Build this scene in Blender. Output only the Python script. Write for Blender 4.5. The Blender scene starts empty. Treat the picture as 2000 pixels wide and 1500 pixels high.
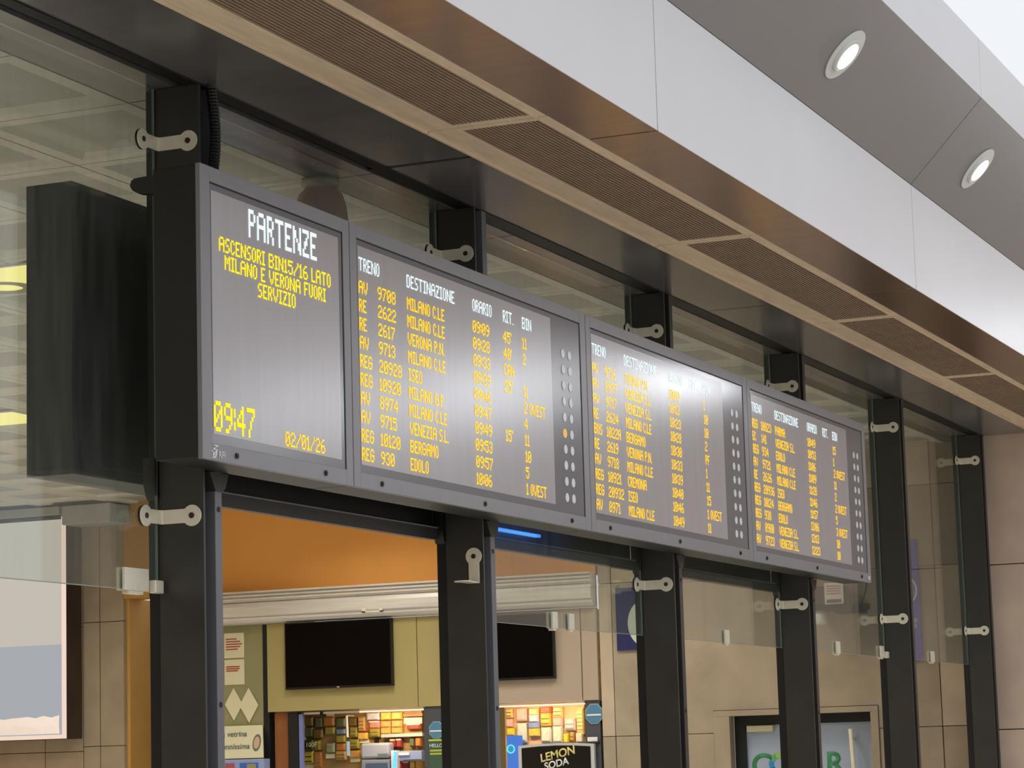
import bpy, bmesh, math, random
from mathutils import Vector, Matrix
random.seed(7)
S = bpy.context.scene
COL = S.collection
# ------------------------------------------------------------------ camera
F_PX = 4995.8
A, B, G = 0.4021863, 0.14406211, 0.02882969
CAM = Vector((-8.041, -4.647, 1.7))
FWD = Vector((math.cos(A)*math.cos(B), math.sin(A)*math.cos(B), math.sin(B)))
R0 = Vector((math.sin(A), -math.cos(A), 0))
D0 = FWD.cross(R0)
RIGHT = math.cos(G)*R0 + math.sin(G)*D0
DOWN = -math.sin(G)*R0 + math.cos(G)*D0
cd = bpy.data.cameras.new('camera'); cam = bpy.data.objects.new('camera', cd); COL.objects.link(cam)
cd.sensor_width = 36; cd.lens = F_PX/2000*36; cd.clip_start = .05; cd.clip_end = 300
cam.matrix_world = Matrix(((RIGHT.x, -DOWN.x, -FWD.x, CAM.x), (RIGHT.y, -DOWN.y, -FWD.y, CAM.y),
                           (RIGHT.z, -DOWN.z, -FWD.z, CAM.z), (0, 0, 0, 1)))
S.camera = cam
# ------------------------------------------------------------------ world: overcast daylight through the hall's glass roof and front
w = bpy.data.worlds.new('world'); S.world = w; w.use_nodes = True
bg = w.node_tree.nodes['Background']
bg.inputs[0].default_value = (.93, .955, 1.0, 1); bg.inputs[1].default_value = .95
S.view_settings.view_transform = 'Standard'; S.view_settings.look = 'None'
S.view_settings.exposure = 0.0; S.view_settings.gamma = 1.0; S.view_settings.use_curve_mapping = False

def onX(px, py, X):
    r = FWD*F_PX + RIGHT*(px-1000) + DOWN*(py-750)
    return CAM + r*((X-CAM.x)/r.x)

# ------------------------------------------------------------------ materials
def srgb(c):
    return tuple((v/255/12.92 if v/255 <= .04045 else ((v/255+.055)/1.055)**2.4) for v in c)
def mat(name, rgb, rough=.5, metal=0., noise=0., scale=8., bump=0., stretch=None, spec=.5, lin=False, emit=None, estr=0., coat=0.):
    m = bpy.data.materials.new(name); m.use_nodes = True; nt = m.node_tree; b = nt.nodes['Principled BSDF']
    c = rgb if lin else srgb(rgb)
    b.inputs['Base Color'].default_value = (*c, 1); b.inputs['Roughness'].default_value = rough
    b.inputs['Metallic'].default_value = metal; b.inputs['Specular IOR Level'].default_value = spec
    b.inputs['Coat Weight'].default_value = coat
    if emit:
        b.inputs['Emission Color'].default_value = (*srgb(emit), 1); b.inputs['Emission Strength'].default_value = estr
    if noise or bump:
        tc = nt.nodes.new('ShaderNodeTexCoord'); mp = nt.nodes.new('ShaderNodeMapping')
        nt.links.new(tc.outputs['Object'], mp.inputs[0])
        if stretch: mp.inputs['Scale'].default_value = stretch
        n = nt.nodes.new('ShaderNodeTexNoise'); n.inputs['Scale'].default_value = scale; n.inputs['Detail'].default_value = 6
        nt.links.new(mp.outputs[0], n.inputs['Vector'])
        if noise:
            rp = nt.nodes.new('ShaderNodeMapRange')
            rp.inputs['From Min'].default_value = .3; rp.inputs['From Max'].default_value = .7
            rp.inputs['To Min'].default_value = 1-noise; rp.inputs['To Max'].default_value = 1+noise
            nt.links.new(n.outputs['Fac'], rp.inputs['Value'])
            mx = nt.nodes.new('ShaderNodeVectorMath'); mx.operation = 'SCALE'
            mx.inputs[0].default_value = c; nt.links.new(rp.outputs[0], mx.inputs['Scale'])
            nt.links.new(mx.outputs[0], b.inputs['Base Color'])
        if bump:
            bp = nt.nodes.new('ShaderNodeBump'); bp.inputs['Strength'].default_value = bump; bp.inputs['Distance'].default_value = .01
            nt.links.new(n.outputs['Fac'], bp.inputs['Height']); nt.links.new(bp.outputs[0], b.inputs['Normal'])
    return m
def emat(name, rgb, strength):
    m = bpy.data.materials.new(name); m.use_nodes = True; nt = m.node_tree
    nt.nodes.remove(nt.nodes['Principled BSDF']); e = nt.nodes.new('ShaderNodeEmission')
    e.inputs[0].default_value = (*srgb(rgb), 1); e.inputs[1].default_value = strength
    nt.links.new(e.outputs[0], nt.nodes['Material Output'].inputs[0]); return m
def glassmat():
    m = bpy.data.materials.new('clear_glass'); m.use_nodes = True; nt = m.node_tree
    nt.nodes.remove(nt.nodes['Principled BSDF']); L = nt.links
    tr = nt.nodes.new('ShaderNodeBsdfTransparent'); tr.inputs[0].default_value = (.90, .925, .90, 1)
    gl = nt.nodes.new('ShaderNodeBsdfGlossy'); gl.inputs['Roughness'].default_value = .02
    df = nt.nodes.new('ShaderNodeBsdfDiffuse'); df.inputs[0].default_value = (.55, .58, .53, 1)
    n = nt.nodes.new('ShaderNodeTexNoise'); n.inputs['Scale'].default_value = 3; n.inputs['Detail'].default_value = 8
    tc = nt.nodes.new('ShaderNodeTexCoord'); mp = nt.nodes.new('ShaderNodeMapping'); mp.inputs['Scale'].default_value = (9, 1, .7)
    L.new(tc.outputs['Object'], mp.inputs[0]); L.new(mp.outputs[0], n.inputs['Vector'])
    rp = nt.nodes.new('ShaderNodeMapRange'); rp.inputs['From Min'].default_value = .35; rp.inputs['From Max'].default_value = .8
    rp.inputs['To Min'].default_value = .03; rp.inputs['To Max'].default_value = .09; L.new(n.outputs['Fac'], rp.inputs['Value'])
    m1 = nt.nodes.new('ShaderNodeMixShader'); L.new(rp.outputs[0], m1.inputs[0]); L.new(tr.outputs[0], m1.inputs[1]); L.new(df.outputs[0], m1.inputs[2])
    fr = nt.nodes.new('ShaderNodeFresnel'); ge = nt.nodes.new('ShaderNodeNewGeometry'); io = nt.nodes.new('ShaderNodeMapRange')
    io.inputs['To Min'].default_value = 1.45; io.inputs['To Max'].default_value = 1/1.45; L.new(ge.outputs['Backfacing'], io.inputs['Value']); L.new(io.outputs[0], fr.inputs[0])
    m2 = nt.nodes.new('ShaderNodeMixShader'); L.new(fr.outputs[0], m2.inputs[0]); L.new(m1.outputs[0], m2.inputs[1]); L.new(gl.outputs[0], m2.inputs[2])
    L.new(m2.outputs[0], nt.nodes['Material Output'].inputs[0]); return m

M = dict(
    steel=mat('black_painted_steel', (58, 56, 52), .42, noise=.12, scale=5),
    black=mat('matt_black', (14, 14, 15), .55),
    frontgrey=mat('graphite_front_paint', (140, 139, 144), .38, noise=.04, scale=6),
    casing=mat('board_casing', (40, 39, 37), .45, noise=.08, scale=6),
    display=mat('led_mask', (176, 173, 177), .22, spec=.8, noise=.03, scale=3, stretch=(6, 1, .5)),
    displaydark=mat('display_border', (104, 107, 116), .18, spec=.7),
    lampoff=mat('lamp_lens_off', (236, 240, 244), .35),
    gasket=mat('gasket', (10, 10, 11), .6),
    stripgrey=mat('column_face_paint', (112, 112, 117), .4),
    soffit=mat('dark_soffit_metal', (122, 120, 122), .2, metal=.3, noise=.1, scale=4),
    bronze=mat('brown_anodised_metal', (152, 120, 94), .26, metal=.75, noise=.12, scale=3, stretch=(5, .6, 1)),
    beige=mat('beige_grille_paint', (236, 214, 186), .5, noise=.1, scale=5, stretch=(1, 6, 1)),
    slat=mat('brown_slats', (166, 142, 120), .5, noise=.08, scale=9),
    slotdark=mat('grille_dark', (62, 50, 42), .7),
    fascia=mat('white_fascia_panel', (230, 230, 233), .42, noise=.015, scale=2),
    cove=mat('grey_cove_panel', (146, 143, 142), .45, noise=.02, scale=2),
    tile=mat('ceiling_tile', (222, 218, 206), .55, noise=.05, scale=3),
    insert=mat('tile_insert', (186, 183, 174), .6, noise=.05, scale=5),
    stone=mat('travertine_slab', (166, 150, 128), .62, noise=.12, scale=3.2, bump=.15),
    stone2=mat('travertine_slab_b', (192, 174, 152), .6, noise=.13, scale=2.6, bump=.15),
    stonepink=mat('lit_pink_slab', (222, 198, 178), .6, noise=.1, scale=2.4, bump=.12),  # pinker stone, made paler in place of missing light on the hall side
    joint=mat('stone_joint', (96, 84, 68), .8),
    steelbright=mat('brushed_stainless', (244, 236, 214), .4, metal=.2, noise=.05, scale=20),
    screw=mat('screw_head', (70, 60, 48), .4, metal=.5),
    glass=glassmat(),
    glassedge=mat('glass_edge', (150, 168, 156), .2),
    floor=mat('terrazzo_floor', (214, 211, 204), .35, noise=.06, scale=12),
    orange=mat('orange_wall', (240, 168, 84), .65, noise=.03, scale=2),
    cream=mat('yellow_lit_cream', (172, 158, 104), .5, noise=.02, scale=2),  # yellow cast of the interior lamps is put into this colour
    creamr=mat('rose_cream_panel', (182, 164, 146), .5, noise=.02, scale=2),
    shutter=mat('shutter_aluminium', (226, 221, 214), .42, metal=.2, noise=.08, scale=5, stretch=(1, .5, 6)),
    tv=mat('tv_screen', (6, 6, 8), .2, spec=.15),
    tvframe=mat('tv_frame', (16, 15, 16), .4),
    greenwall=mat('olive_plaster', (150, 146, 104), .7, noise=.08, scale=3),
    ochre=mat('ochre_plaster', (196, 150, 80), .65, noise=.05, scale=4),
    wood=mat('orange_wood', (150, 92, 46), .5, noise=.2, scale=6, stretch=(1, 1, .2)),
    darkpost=mat('slate_post', (78, 80, 88), .4),
    bluesign=mat('blue_sign', (50, 64, 200), .4),
    navysign=mat('navy_sign', (38, 42, 92), .4),
    white=mat('white_print', (232, 232, 228), .5),
    paper=mat('paper', (226, 220, 186), .6),
    redink=mat('red_ink', (176, 70, 52), .6),
    greyink=mat('slate_ink', (100, 116, 116), .6),
    darkbronze=mat('dark_bronze', (74, 60, 52), .34, metal=.5, noise=.25, scale=4, stretch=(1, 1, .5)),
    lamp=mat('amber_glass', (140, 112, 92), .25, noise=.08, scale=10, stretch=(6, 6, .5)),
    lampbase=mat('lamp_collar', (170, 164, 146), .4),
    cable=mat('conduit', (20, 20, 24), .5),
    greypanel=mat('grey_unit', (170, 174, 176), .5, noise=.04, scale=4),
    doorface=mat('frosted_door', (168, 180, 200), .35, noise=.03, scale=2),
    ledorange=emat('amber_led', (255, 196, 2), 1.6),
    ledyellow=emat('yellow_led', (255, 226, 6), 1.5),
    ledwhite=emat('white_led', (222, 240, 244), 1.4),
    ledlamp=emat('lit_departure_lamp', (255, 190, 110), .95),
    warmstrip=emat('warm_strip', (255, 196, 130), 6.),
    ceil_light=emat('warm_ceiling_light', (255, 240, 150), 1.25),
    down=emat('downlight_led', (255, 244, 228), 16.),
    cyan=emat('cyan_tube', (90, 220, 255), 1.3),
    bluelit=emat('blue_lit', (90, 140, 235), .8),
    flood=emat('floodlight_lens', (244, 248, 255), 26.),
    granite=mat('hall_granite', (196, 188, 176), .3, noise=.1, scale=15),
    poster_lit=emat('lightbox_poster', (206, 198, 186), .9),
    poster_low=emat('lightbox_lower', (176, 180, 186), .9),
    poster_edge=emat('lightbox_rim', (255, 226, 208), .9),
)
# ------------------------------------------------------------------ mesh helpers
class MB:
    def __init__(s): s.v = []; s.f = []
    def add(s, vs, fs):
        n = len(s.v); s.v += [tuple(v) for v in vs]; s.f += [tuple(i+n for i in f) for f in fs]; return s
    def box(s, x0, x1, y0, y1, z0, z1):
        x0, x1 = sorted((x0, x1)); y0, y1 = sorted((y0, y1)); z0, z1 = sorted((z0, z1))
        return s.add([(x, y, z) for x in (x0, x1) for y in (y0, y1) for z in (z0, z1)],
                     [(0, 1, 3, 2), (4, 6, 7, 5), (0, 4, 5, 1), (2, 3, 7, 6), (0, 2, 6, 4), (1, 5, 7, 3)])
    def prism(s, poly, d):                      # closed outline (list of Vector) swept by d
        n = len(poly); d = Vector(d); p = [Vector(q) for q in poly]
        return s.add(p + [q+d for q in p], [tuple(range(n))[::-1], tuple(range(n, 2*n))] + [(i, (i+1) % n, n+(i+1) % n, n+i) for i in range(n)])
    def cyl(s, c, axis, r, h, n=20, r2=None):
        axis = Vector(axis).normalized(); u = axis.orthogonal().normalized(); t = axis.cross(u); c = Vector(c); r2 = r if r2 is None else r2
        vs = [c + (u*math.cos(a)+t*math.sin(a))*r for a in [2*math.pi*i/n for i in range(n)]]
        vs += [c + axis*h + (u*math.cos(a)+t*math.sin(a))*r2 for a in [2*math.pi*i/n for i in range(n)]]
        return s.add(vs, [tuple(range(n))[::-1], tuple(range(n, 2*n))] + [(i, (i+1) % n, n+(i+1) % n, n+i) for i in range(n)])
    def ring(s, c, axis, r0, r1, h, n=32):
        axis = Vector(axis).normalized(); u = axis.orthogonal().normalized(); t = axis.cross(u); c = Vector(c); vs = []
        for rr, hh in ((r0, 0), (r1, 0), (r1, h), (r0, h)):
            vs += [c + axis*hh + (u*math.cos(a)+t*math.sin(a))*rr for a in [2*math.pi*i/n for i in range(n)]]
        fs = []
        for k in range(4):
            for i in range(n):
                fs.append((k*n+i, k*n+(i+1) % n, ((k+1) % 4)*n+(i+1) % n, ((k+1) % 4)*n+i))
        return s.add(vs, fs)
    def lathe(s, prof, c, n=28):                # profile (r, z) about a vertical axis
        c = Vector(c); vs = []; fs = []
        for r, z in prof: vs += [c+Vector((r*math.cos(2*math.pi*i/n), r*math.sin(2*math.pi*i/n), z)) for i in range(n)]
        for k in range(len(prof)-1):
            for i in range(n): fs.append((k*n+i, k*n+(i+1) % n, (k+1)*n+(i+1) % n, (k+1)*n+i))
        return s.add(vs, fs)
    def tube(s, pts, r, n=10):
        pts = [Vector(p) for p in pts]; vs = []; fs = []
        for i, p in enumerate(pts):
            d = (pts[min(i+1, len(pts)-1)]-pts[max(i-1, 0)]).normalized(); u = d.cross(Vector((.3, .5, .81))).normalized(); t = d.cross(u)
            rr = r(i) if callable(r) else r
            vs += [p+(u*math.cos(a)+t*math.sin(a))*rr for a in [2*math.pi*k/n for k in range(n)]]
        for i in range(len(pts)-1):
            for k in range(n): fs.append((i*n+k, i*n+(k+1) % n, (i+1)*n+(k+1) % n, (i+1)*n+k))
        return s.add(vs, fs)
    def mesh(s, name, m):
        me = bpy.data.meshes.new(name); me.from_pydata(s.v, [], s.f); bm = bmesh.new(); bm.from_mesh(me)
        bmesh.ops.recalc_face_normals(bm, faces=bm.faces); bm.to_mesh(me); bm.free()
        me.materials.append(m if not isinstance(m, str) else M[m]); return me
    def build(s, name, m, parent=None, bevel=0, smooth=False):
        o = bpy.data.objects.new(name, s.mesh(name, m)); COL.objects.link(o)
        if smooth:
            for p in o.data.polygons: p.use_smooth = True
        if bevel:
            b = o.modifiers.new('bevel', 'BEVEL'); b.width = bevel; b.segments = 2; b.limit_method = 'ANGLE'
        if parent is not None: attach(o, parent)
        return o
def world_loc(q):
    if q is None: return Vector((0, 0, 0))
    return world_loc(q.parent) + q.matrix_parent_inverse.translation + q.location
def attach(o, parent):
    o.parent = parent
    o.matrix_parent_inverse = Matrix.Translation(-world_loc(parent))
def tag(o, label, cat, group=None):
    o['label'] = label; o['category'] = cat
    if group: o['group'] = group
    return o
def thing(name, loc, label, cat, group=None):
    e = bpy.data.objects.new(name, None); COL.objects.link(e); e.location = loc; e.empty_display_size = .1
    return tag(e, label, cat, group)
def struct(o): o['kind'] = 'structure'; return o
def stuff(o): o['kind'] = 'stuff'; return o
def inst(name, me, loc, parent):
    o = bpy.data.objects.new(name, me); COL.objects.link(o); o.location = loc
    if parent is not None: attach(o, parent)
    return o
def part(name, me, loc, parent): return inst(name, me, loc, parent)
def text(name, body, m, parent, org, ex, ey, height, depth=.004, bold=0., align='LEFT', shear=0.):
    c = bpy.data.curves.new(name, 'FONT'); c.body = body; c.size = 1; c.extrude = 0; c.offset = bold; c.align_x = align; c.shear = shear
    t = bpy.data.objects.new('tmp', c); COL.objects.link(t)
    dg = bpy.context.evaluated_depsgraph_get(); me = bpy.data.meshes.new_from_object(t.evaluated_get(dg))
    COL.objects.unlink(t); bpy.data.objects.remove(t)
    s = height/.70; ex = Vector(ex).normalized(); ey = Vector(ey).normalized(); n = ex.cross(ey); org = Vector(org)
    wx = ex.length
    for v in me.vertices: v.co = org + ex*v.co.x*s + ey*v.co.y*s
    bm = bmesh.new(); bm.from_mesh(me)
    r = bmesh.ops.extrude_face_region(bm, geom=bm.faces[:]); bmesh.ops.translate(bm, vec=n*depth, verts=[g for g in r['geom'] if isinstance(g, bmesh.types.BMVert)])
    bmesh.ops.recalc_face_normals(bm, faces=bm.faces); bm.to_mesh(me); bm.free()
    me.materials.clear(); me.materials.append(M[m]); me.name = name
    o = bpy.data.objects.new(name, me); COL.objects.link(o); attach(o, parent); return o

ZS = 4.31                                        # soffit height
# ================================================================== SETTING
struct(MB().box(-60, 16.5, -50, .3, -.2, 0).build('floor', 'granite'))
struct(MB().box(-40, 16.5, .3, 13, -.2, 0).build('floor_interior', 'floor'))
struct(MB().box(-12.3, 16.5, 12.0, 12.2, 0, 4.6).build('wall_back', 'ochre'))
struct(MB().box(-12.3, -12.0, .5, 12.0, 0, 4.6).build('wall_left', 'ochre'))
# ---- interior ceiling of coffered tiles
ceil = struct(MB().box(-12.3, 14.6, .32, 12.2, ZS+.09, ZS+.2).build('ceiling', 'tile'))
TX, TY, GX, GY = .803, .757, .492, .606
def tile_mesh():
    g = .004; b = .07; s = .035; d = .022; x1 = TX-g; y1 = TY-g; mb = MB()
    rings = [((g, g, x1, y1), .03), ((g, g, x1, y1), 0), ((g+b, g+b, x1-b, y1-b), 0), ((g+b+s, g+b+s, x1-b-s, y1-b-s), d)]
    vs = []
    for (a0, c0, a1, c1), z in rings: vs += [(a0, c0, z), (a1, c0, z), (a1, c1, z), (a0, c1, z)]
    fs = [(k*4+i, k*4+(i+1) % 4, (k+1)*4+(i+1) % 4, (k+1)*4+i) for k in range(3) for i in range(4)] + [(12, 13, 14, 15)]
    me = mb.add(vs, fs).mesh('ceiling_tile', 'tile'); me.materials.append(M['insert'])
    for p in me.polygons:
        if max(me.vertices[i].co.z for i in p.vertices) > .0219 and min(me.vertices[i].co.z for i in p.vertices) > .0219 and len(set(round(me.vertices[i].co.x, 3) for i in p.vertices)) == 2 and p.area > .3: p.material_index = 1
    return me
tm = tile_mesh()
for i in range(-2, 17):
    for j in range(0, 14):
        part('ceiling_tile', tm, (GX+i*TX, GY+j*TY, ZS), ceil)
FILL_W = 26  # power of each added unseen ceiling lamp
lightspots = [(3.0, 2.76, .62, .22), (7.62, 6.0, .62, .26)]
lightspots += [(x, 2.76, 0, 0) for x in (-4.6, -2.2, .21, 5.4, 7.8, 9.85, 12.3)] + [(x, 6.0, 0, 0) for x in (-2.2, .21, 2.6, 5.0, 10.0)] + [(12.2, 5.7, 0, 0), (11.4, 4.3, 0, 0)] + [(x, 9.2, 0, 0) for x in (-2.2, .21, 2.6, 5.0, 7.4, 9.6, 11.5)]  # further lamps added where the camera misses them, to brighten the interior
# narrow flat panels between glazing line and the tiles
fm = MB().box(.004, 1.6, .0, .285, 0, .02).mesh('edge_panel', M['soffit'])
for i in range(-2, 9): part('edge_panel', fm, (GX-.004+i*1.606, .315, ZS), ceil)
# ---- soffit in front of the columns
sof = struct(MB().box(-6.8, 13.72, -1.09, .30, ZS+.03, ZS+.16).build('ceiling_soffit', 'black'))
for a, b in ((-6.6, -2.31), (-2.29, 2.0), (2.04, 6.385), (6.40, 10.73), (10.745, 13.715)):
    MB().box(a, b, -.245, .205, ZS, ZS+.03).build('soffit_panel', 'soffit', sof, .002)
for a, b in ((-6.6, -2.37), (-2.36, 1.945), (1.96, 6.25), (6.262, 10.57), (10.582, 13.715)):
    MB().box(a, b, -1.098, -.79, ZS-.008, ZS+.03).build('bronze_panel', 'bronze', sof, .002)
struct(MB().box(-6.6, 2.03, .205, .262, ZS-.006, ZS+.03).box(2.03, 13.71, .205, .225, ZS-.004, ZS+.03).box(2.03, 13.71, .225, .31, ZS+.004, ZS+.03).build('trim_1', 'black'))
# ---- fascia, sloped cove and upper fascia of the hall
wf = struct(MB().box(-6.8, 13.7, -1.06, -.98, ZS+.17, 4.9).build('wall_fascia', 'black'))
ws = struct(MB().prism([(-6.8, -1.05, 4.93), (-6.8, -1.47, 5.42), (-6.8, -1.40, 5.48), (-6.8, -.98, 4.99)], (20.5, 0, 0)).build('wall_cove', 'black'))
wu = struct(MB().box(-6.8, 13.7, -1.50, -1.42, 5.42, 5.74).build('wall_upper_fascia', 'black'))
E_ = [-6.7, -2.37, 1.958, 6.325, 10.66, 13.71]
for a, b in zip(E_, E_[1:]):
    MB().box(a+.005, b-.005, -1.10, -1.06, ZS-.006, 4.925).build('fascia_panel', 'fascia', wf, .002)
    MB().prism([(a+.005, -1.10, 4.927), (a+.005, -1.54, 5.388), (a+.005, -1.512, 5.415), (a+.005, -1.072, 4.955)], (b-a-.01, 0, 0)).build('cove_panel', 'cove', ws, .002)
    MB().box(a+.005, b-.005, -1.542, -1.50, 5.391, 5.75).build('upper_fascia_panel', 'fascia', wu, .002)
# ---- end wall: stone slabs on a backing
we = struct(MB().box(13.78, 14.4, -9, .46, 0, 7).build('wall_end', 'joint'))
zs = [0, .40, 1.797, 3.195, 4.59, 5.9, 7]
ys = [.46, -.62, -2.0, -3.4, -4.8, -6.2, -7.6, -9]
for i in range(6):
    for j in range(7):
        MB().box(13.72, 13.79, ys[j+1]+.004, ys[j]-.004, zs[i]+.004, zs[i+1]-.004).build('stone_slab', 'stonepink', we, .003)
wp = struct(MB().box(14.05, 14.4, .46, 1.385, 0, 4.4).box(14.05, 14.4, 1.385, 2.80, 2.0, 4.4).box(14.05, 14.4, 2.80, 3.93, 0, 4.4).build('wall_passage', 'joint'))
for y0, y1 in ((.46, .763), (.763, 1.33), (2.85, 3.80), (3.80, 3.93)):
    for z0, z1 in ((0, .45), (.45, 1.843)):
        MB().box(14.0, 14.06, y0+.004, y1-.004, z0+.003, z1-.003).build('stone_slab', random.choice(('stone', 'stone2')), wp, .003)
for y0, y1 in ((.46, .763), (.763, 2.05), (2.05, 3.80), (3.80, 3.93)):
    for z0, z1 in ((3.24, 3.955), (3.955, 4.40)):
        MB().box(14.0, 14.06, y0+.004, y1-.004, z0+.003, z1-.003).build('stone_slab', random.choice(('stone', 'stone2')), wp, .003)
for y0, y1 in ((.46, .763), (3.80, 3.93)):
    MB().box(14.0, 14.06, y0+.004, y1-.004, 1.846, 3.237).build('stone_slab', 'stone2', wp, .003)
for pl in ([(.767, 1.846), (1.326, 1.846), (1.326, 2.045), (2.046, 2.045), (2.046, 3.237), (.767, 3.237)], [(3.796, 1.846), (3.796, 3.237), (2.054, 3.237), (2.054, 2.045), (2.854, 2.045), (2.854, 1.846)]):
    MB().prism([(14.0, y, z) for y, z in pl], (.06, 0, 0)).build('stone_slab', 'stone', wp)
# stone door surround
MB().box(13.985, 14.12, 1.33, 2.85, 1.99, 2.04).build('door_surround', 'stone', wp, .003)
MB().box(13.985, 14.12, 2.70, 2.85, 0, 1.99).build('door_surround', 'stone', wp, .003)
MB().box(13.985, 14.12, 1.33, 1.40, 0, 1.99).build('door_surround', 'stone', wp, .003)
# shop-side wall: orange band above the shutter, olive wall, ochre reveal, stone pier
wo = struct(MB().box(14.0, 14.3, 3.95, 8.72, 3.345, 4.4).build('wall_shop', 'orange'))
struct(MB().box(14.05, 14.3, 7.475, 8.0, 0, 3.12).build('wall_olive', 'greenwall'))
wl = struct(MB().box(14.06, 14.4, 9.02, 12.0, 0, 4.4).build('wall_pier', 'joint'))
for y0, y1 in ((9.02, 9.30), (9.30, 9.50), (9.50, 9.95), (9.95, 10.62), (10.62, 11.3)):
    zz = ((0, .55), (.55, 1.24), (1.24, 1.905), (1.905, 3.14), (3.14, 4.40)) if y1 < 9.4 or y1 == 9.50 else ((0, .55), (.55, 1.24), (1.24, 1.86), (1.86, 3.1), (3.1, 4.4))
    for z0, z1 in zz:
        MB().box(14.0, 14.07, y0+.004, y1-.004, z0+.003, z1-.003).build('stone_slab', 'stone' if y0 < 9.4 else 'stone2', wl, .003)
struct(MB().box(14.0, 14.3, 8.0, 9.02, 3.36, 4.4).build('wall_lintel', 'ochre'))
struct(MB().box(14.05, 15.0, 8.98, 9.03, 0, 3.36).box(14.9, 15.0, 8.74, 9.0, 0, 3.36).build('wall_reveal', 'ochre'))
struct(MB().box(15.2, 15.3, 8.0, 8.9, 0, 3.4).build('wall_corridor', 'greenwall'))
# shop interior shell
struct(MB().box(15.55, 15.65, 3.9, 8.0, 0, 3.1).build('wall_shop_back', 'cream'))
struct(MB().box(14.3, 15.65, 3.82, 3.90, 0, 3.1).build('wall_shop_right', 'cream'))
struct(MB().box(14.3, 15.65, 7.46, 7.52, 0, 3.1).build('wall_shop_left', 'cream'))
struct(MB().box(14.05, 15.65, 3.9, 7.44, 2.55, 2.62).build('ceiling_shop', 'cream'))

# ================================================================== DEPARTURE BOARDS
FONT = {}
def glyphs(txt):
    for blk in txt.strip().split('\n'):
        k, rows = blk.split('=', 1); FONT[k] = rows.split(',')
glyphs("""A=01110,10001,10001,11111,10001,10001,10001
B=11110,10001,10001,11110,10001,10001,11110
C=0110,1001,1000,1000,1000,1001,0110
D=1110,1001,1001,1001,1001,1001,1110
E=1111,1000,1000,1110,1000,1000,1111
F=1111,1000,1000,1110,1000,1000,1000
G=01110,10001,10000,10111,10001,10001,01110
I=111,010,010,010,010,010,111
L=1000,1000,1000,1000,1000,1000,1111
M=10001,11011,10101,10101,10001,10001,10001
N=10001,11001,11001,10101,10011,10011,10001
O=0110,1001,1001,1001,1001,1001,0110
P=1110,1001,1001,1110,1000,1000,1000
R=1110,1001,1001,1110,1010,1001,1001
S=0111,1000,1000,0110,0001,0001,1110
T=11111,00100,00100,00100,00100,00100,00100
U=1001,1001,1001,1001,1001,1001,0110
V=10001,10001,10001,10001,01010,01010,00100
Z=1111,0001,0010,0110,0100,1000,1111
0=01110,10001,10011,10101,11001,10001,01110
1=010,110,010,010,010,010,111
2=01110,10001,00001,00110,01000,10000,11111
3=01110,10001,00001,00110,00001,10001,01110
4=00010,00110,01010,10010,11111,00010,00010
5=11111,10000,11110,00001,00001,10001,01110
6=00110,01000,10000,11110,10001,10001,01110
7=11111,00001,00010,00100,00100,01000,01000
8=01110,10001,10001,01110,10001,10001,01110
9=01110,10001,10001,01111,00001,00010,01100
:=0,1,1,0,1,1,0
/=00001,00001,00010,00100,01000,10000,10000
.=0,0,0,0,0,0,1
'=1,1,0,0,0,0,0
 =00,00,00,00,00,00,00""")
PW, PH = .00748, .00785
def text_width(s): return sum(len(FONT[c][0])+1 for c in s)-1
def led_text(s, x0, ztop, m, parent, width=None, height=None, sub=1, align='L', name='text_line'):
    n = text_width(s); px = PW if width is None else width/n; pz = PH if height is None else height/7
    if align == 'C': x0 -= n*px/2
    mb = MB(); x = x0; Y = -.0005
    for ch in s:
        g = FONT[ch]
        for r, row in enumerate(g):
            for c, bit in enumerate(row):
                if bit == '1':
                    for a in range(sub):
                        for b in range(sub):
                            u0 = x+(c+a/sub)*px+.01*px/sub; u1 = u0+.98*px/sub; w1 = ztop-(r+b/sub)*pz-.07*pz/sub; w0 = w1-.86*pz/sub
                            mb.add([(u0, Y, w0), (u1, Y, w0), (u1, Y, w1), (u0, Y, w1)], [(0, 1, 2, 3)])
        x += (len(g[0])+1)*px
    return stuff(mb.build(name, m, parent))
ZB, ZT = 2.798, 3.898
def board(x0, x1, wl_, wr, led, label):
    t = thing('departure_board', ((x0+x1)/2, .1, ZB), label, 'departure board', 'modules of the departure board')
    MB().box(x0, x1, .016, .2, ZB+.004, ZT-.004).build('casing', 'casing', t, .004)
    fr = MB(); a, b, c, d = x0+wl_, x1-wr, 2.862, 3.84
    fr.box(x0, a, 0, .02, ZB, ZT).box(b, x1, 0, .02, ZB, ZT).box(a, b, 0, .02, ZB, c).box(a, b, 0, .02, d, ZT)
    f = fr.build('front_frame', 'frontgrey', t, .002)
    MB().box(a, b, .0015, .02, d-.006, d).box(b-.007, b, .0015, .02, c, d).build('gasket', 'gasket', f)
    p = MB().box(a, b, .003, .02, c, d).build('display_panel', 'displaydark', t)
    MB().box(led[0], led[1], .0015, .0035, led[2], led[3]).build('led_field', 'display', p)
    return t, p, f
scm = MB().cyl((0, 0, 0), (0, -1, 0), .0115, .006, 14).cyl((0, -.006, 0), (0, -1, 0), .006, .003, 6).mesh('screw', M['screw'])
def screws(t, xs, z=2.83):
    for x in xs: part('screw', scm, (x, 0, z), t)
t1, p1, f1 = board(0, 1.213, .071, .059, (.083, 1.115, 2.897, 3.81), 'narrow departure board module headed PARTENZE with clock and yellow lift notice')
led_text('PARTENZE', .365, 3.791, 'ledwhite', p1, .558, .111, 2, name='heading')
led_text('ASCENSORI BIN15/16 LATO', .137, 3.645, 'ledyellow', p1, .902, .0565)
led_text('MILANO E VERONA FUORI', .178, 3.579, 'ledyellow', p1, .817, .0555)
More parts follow.
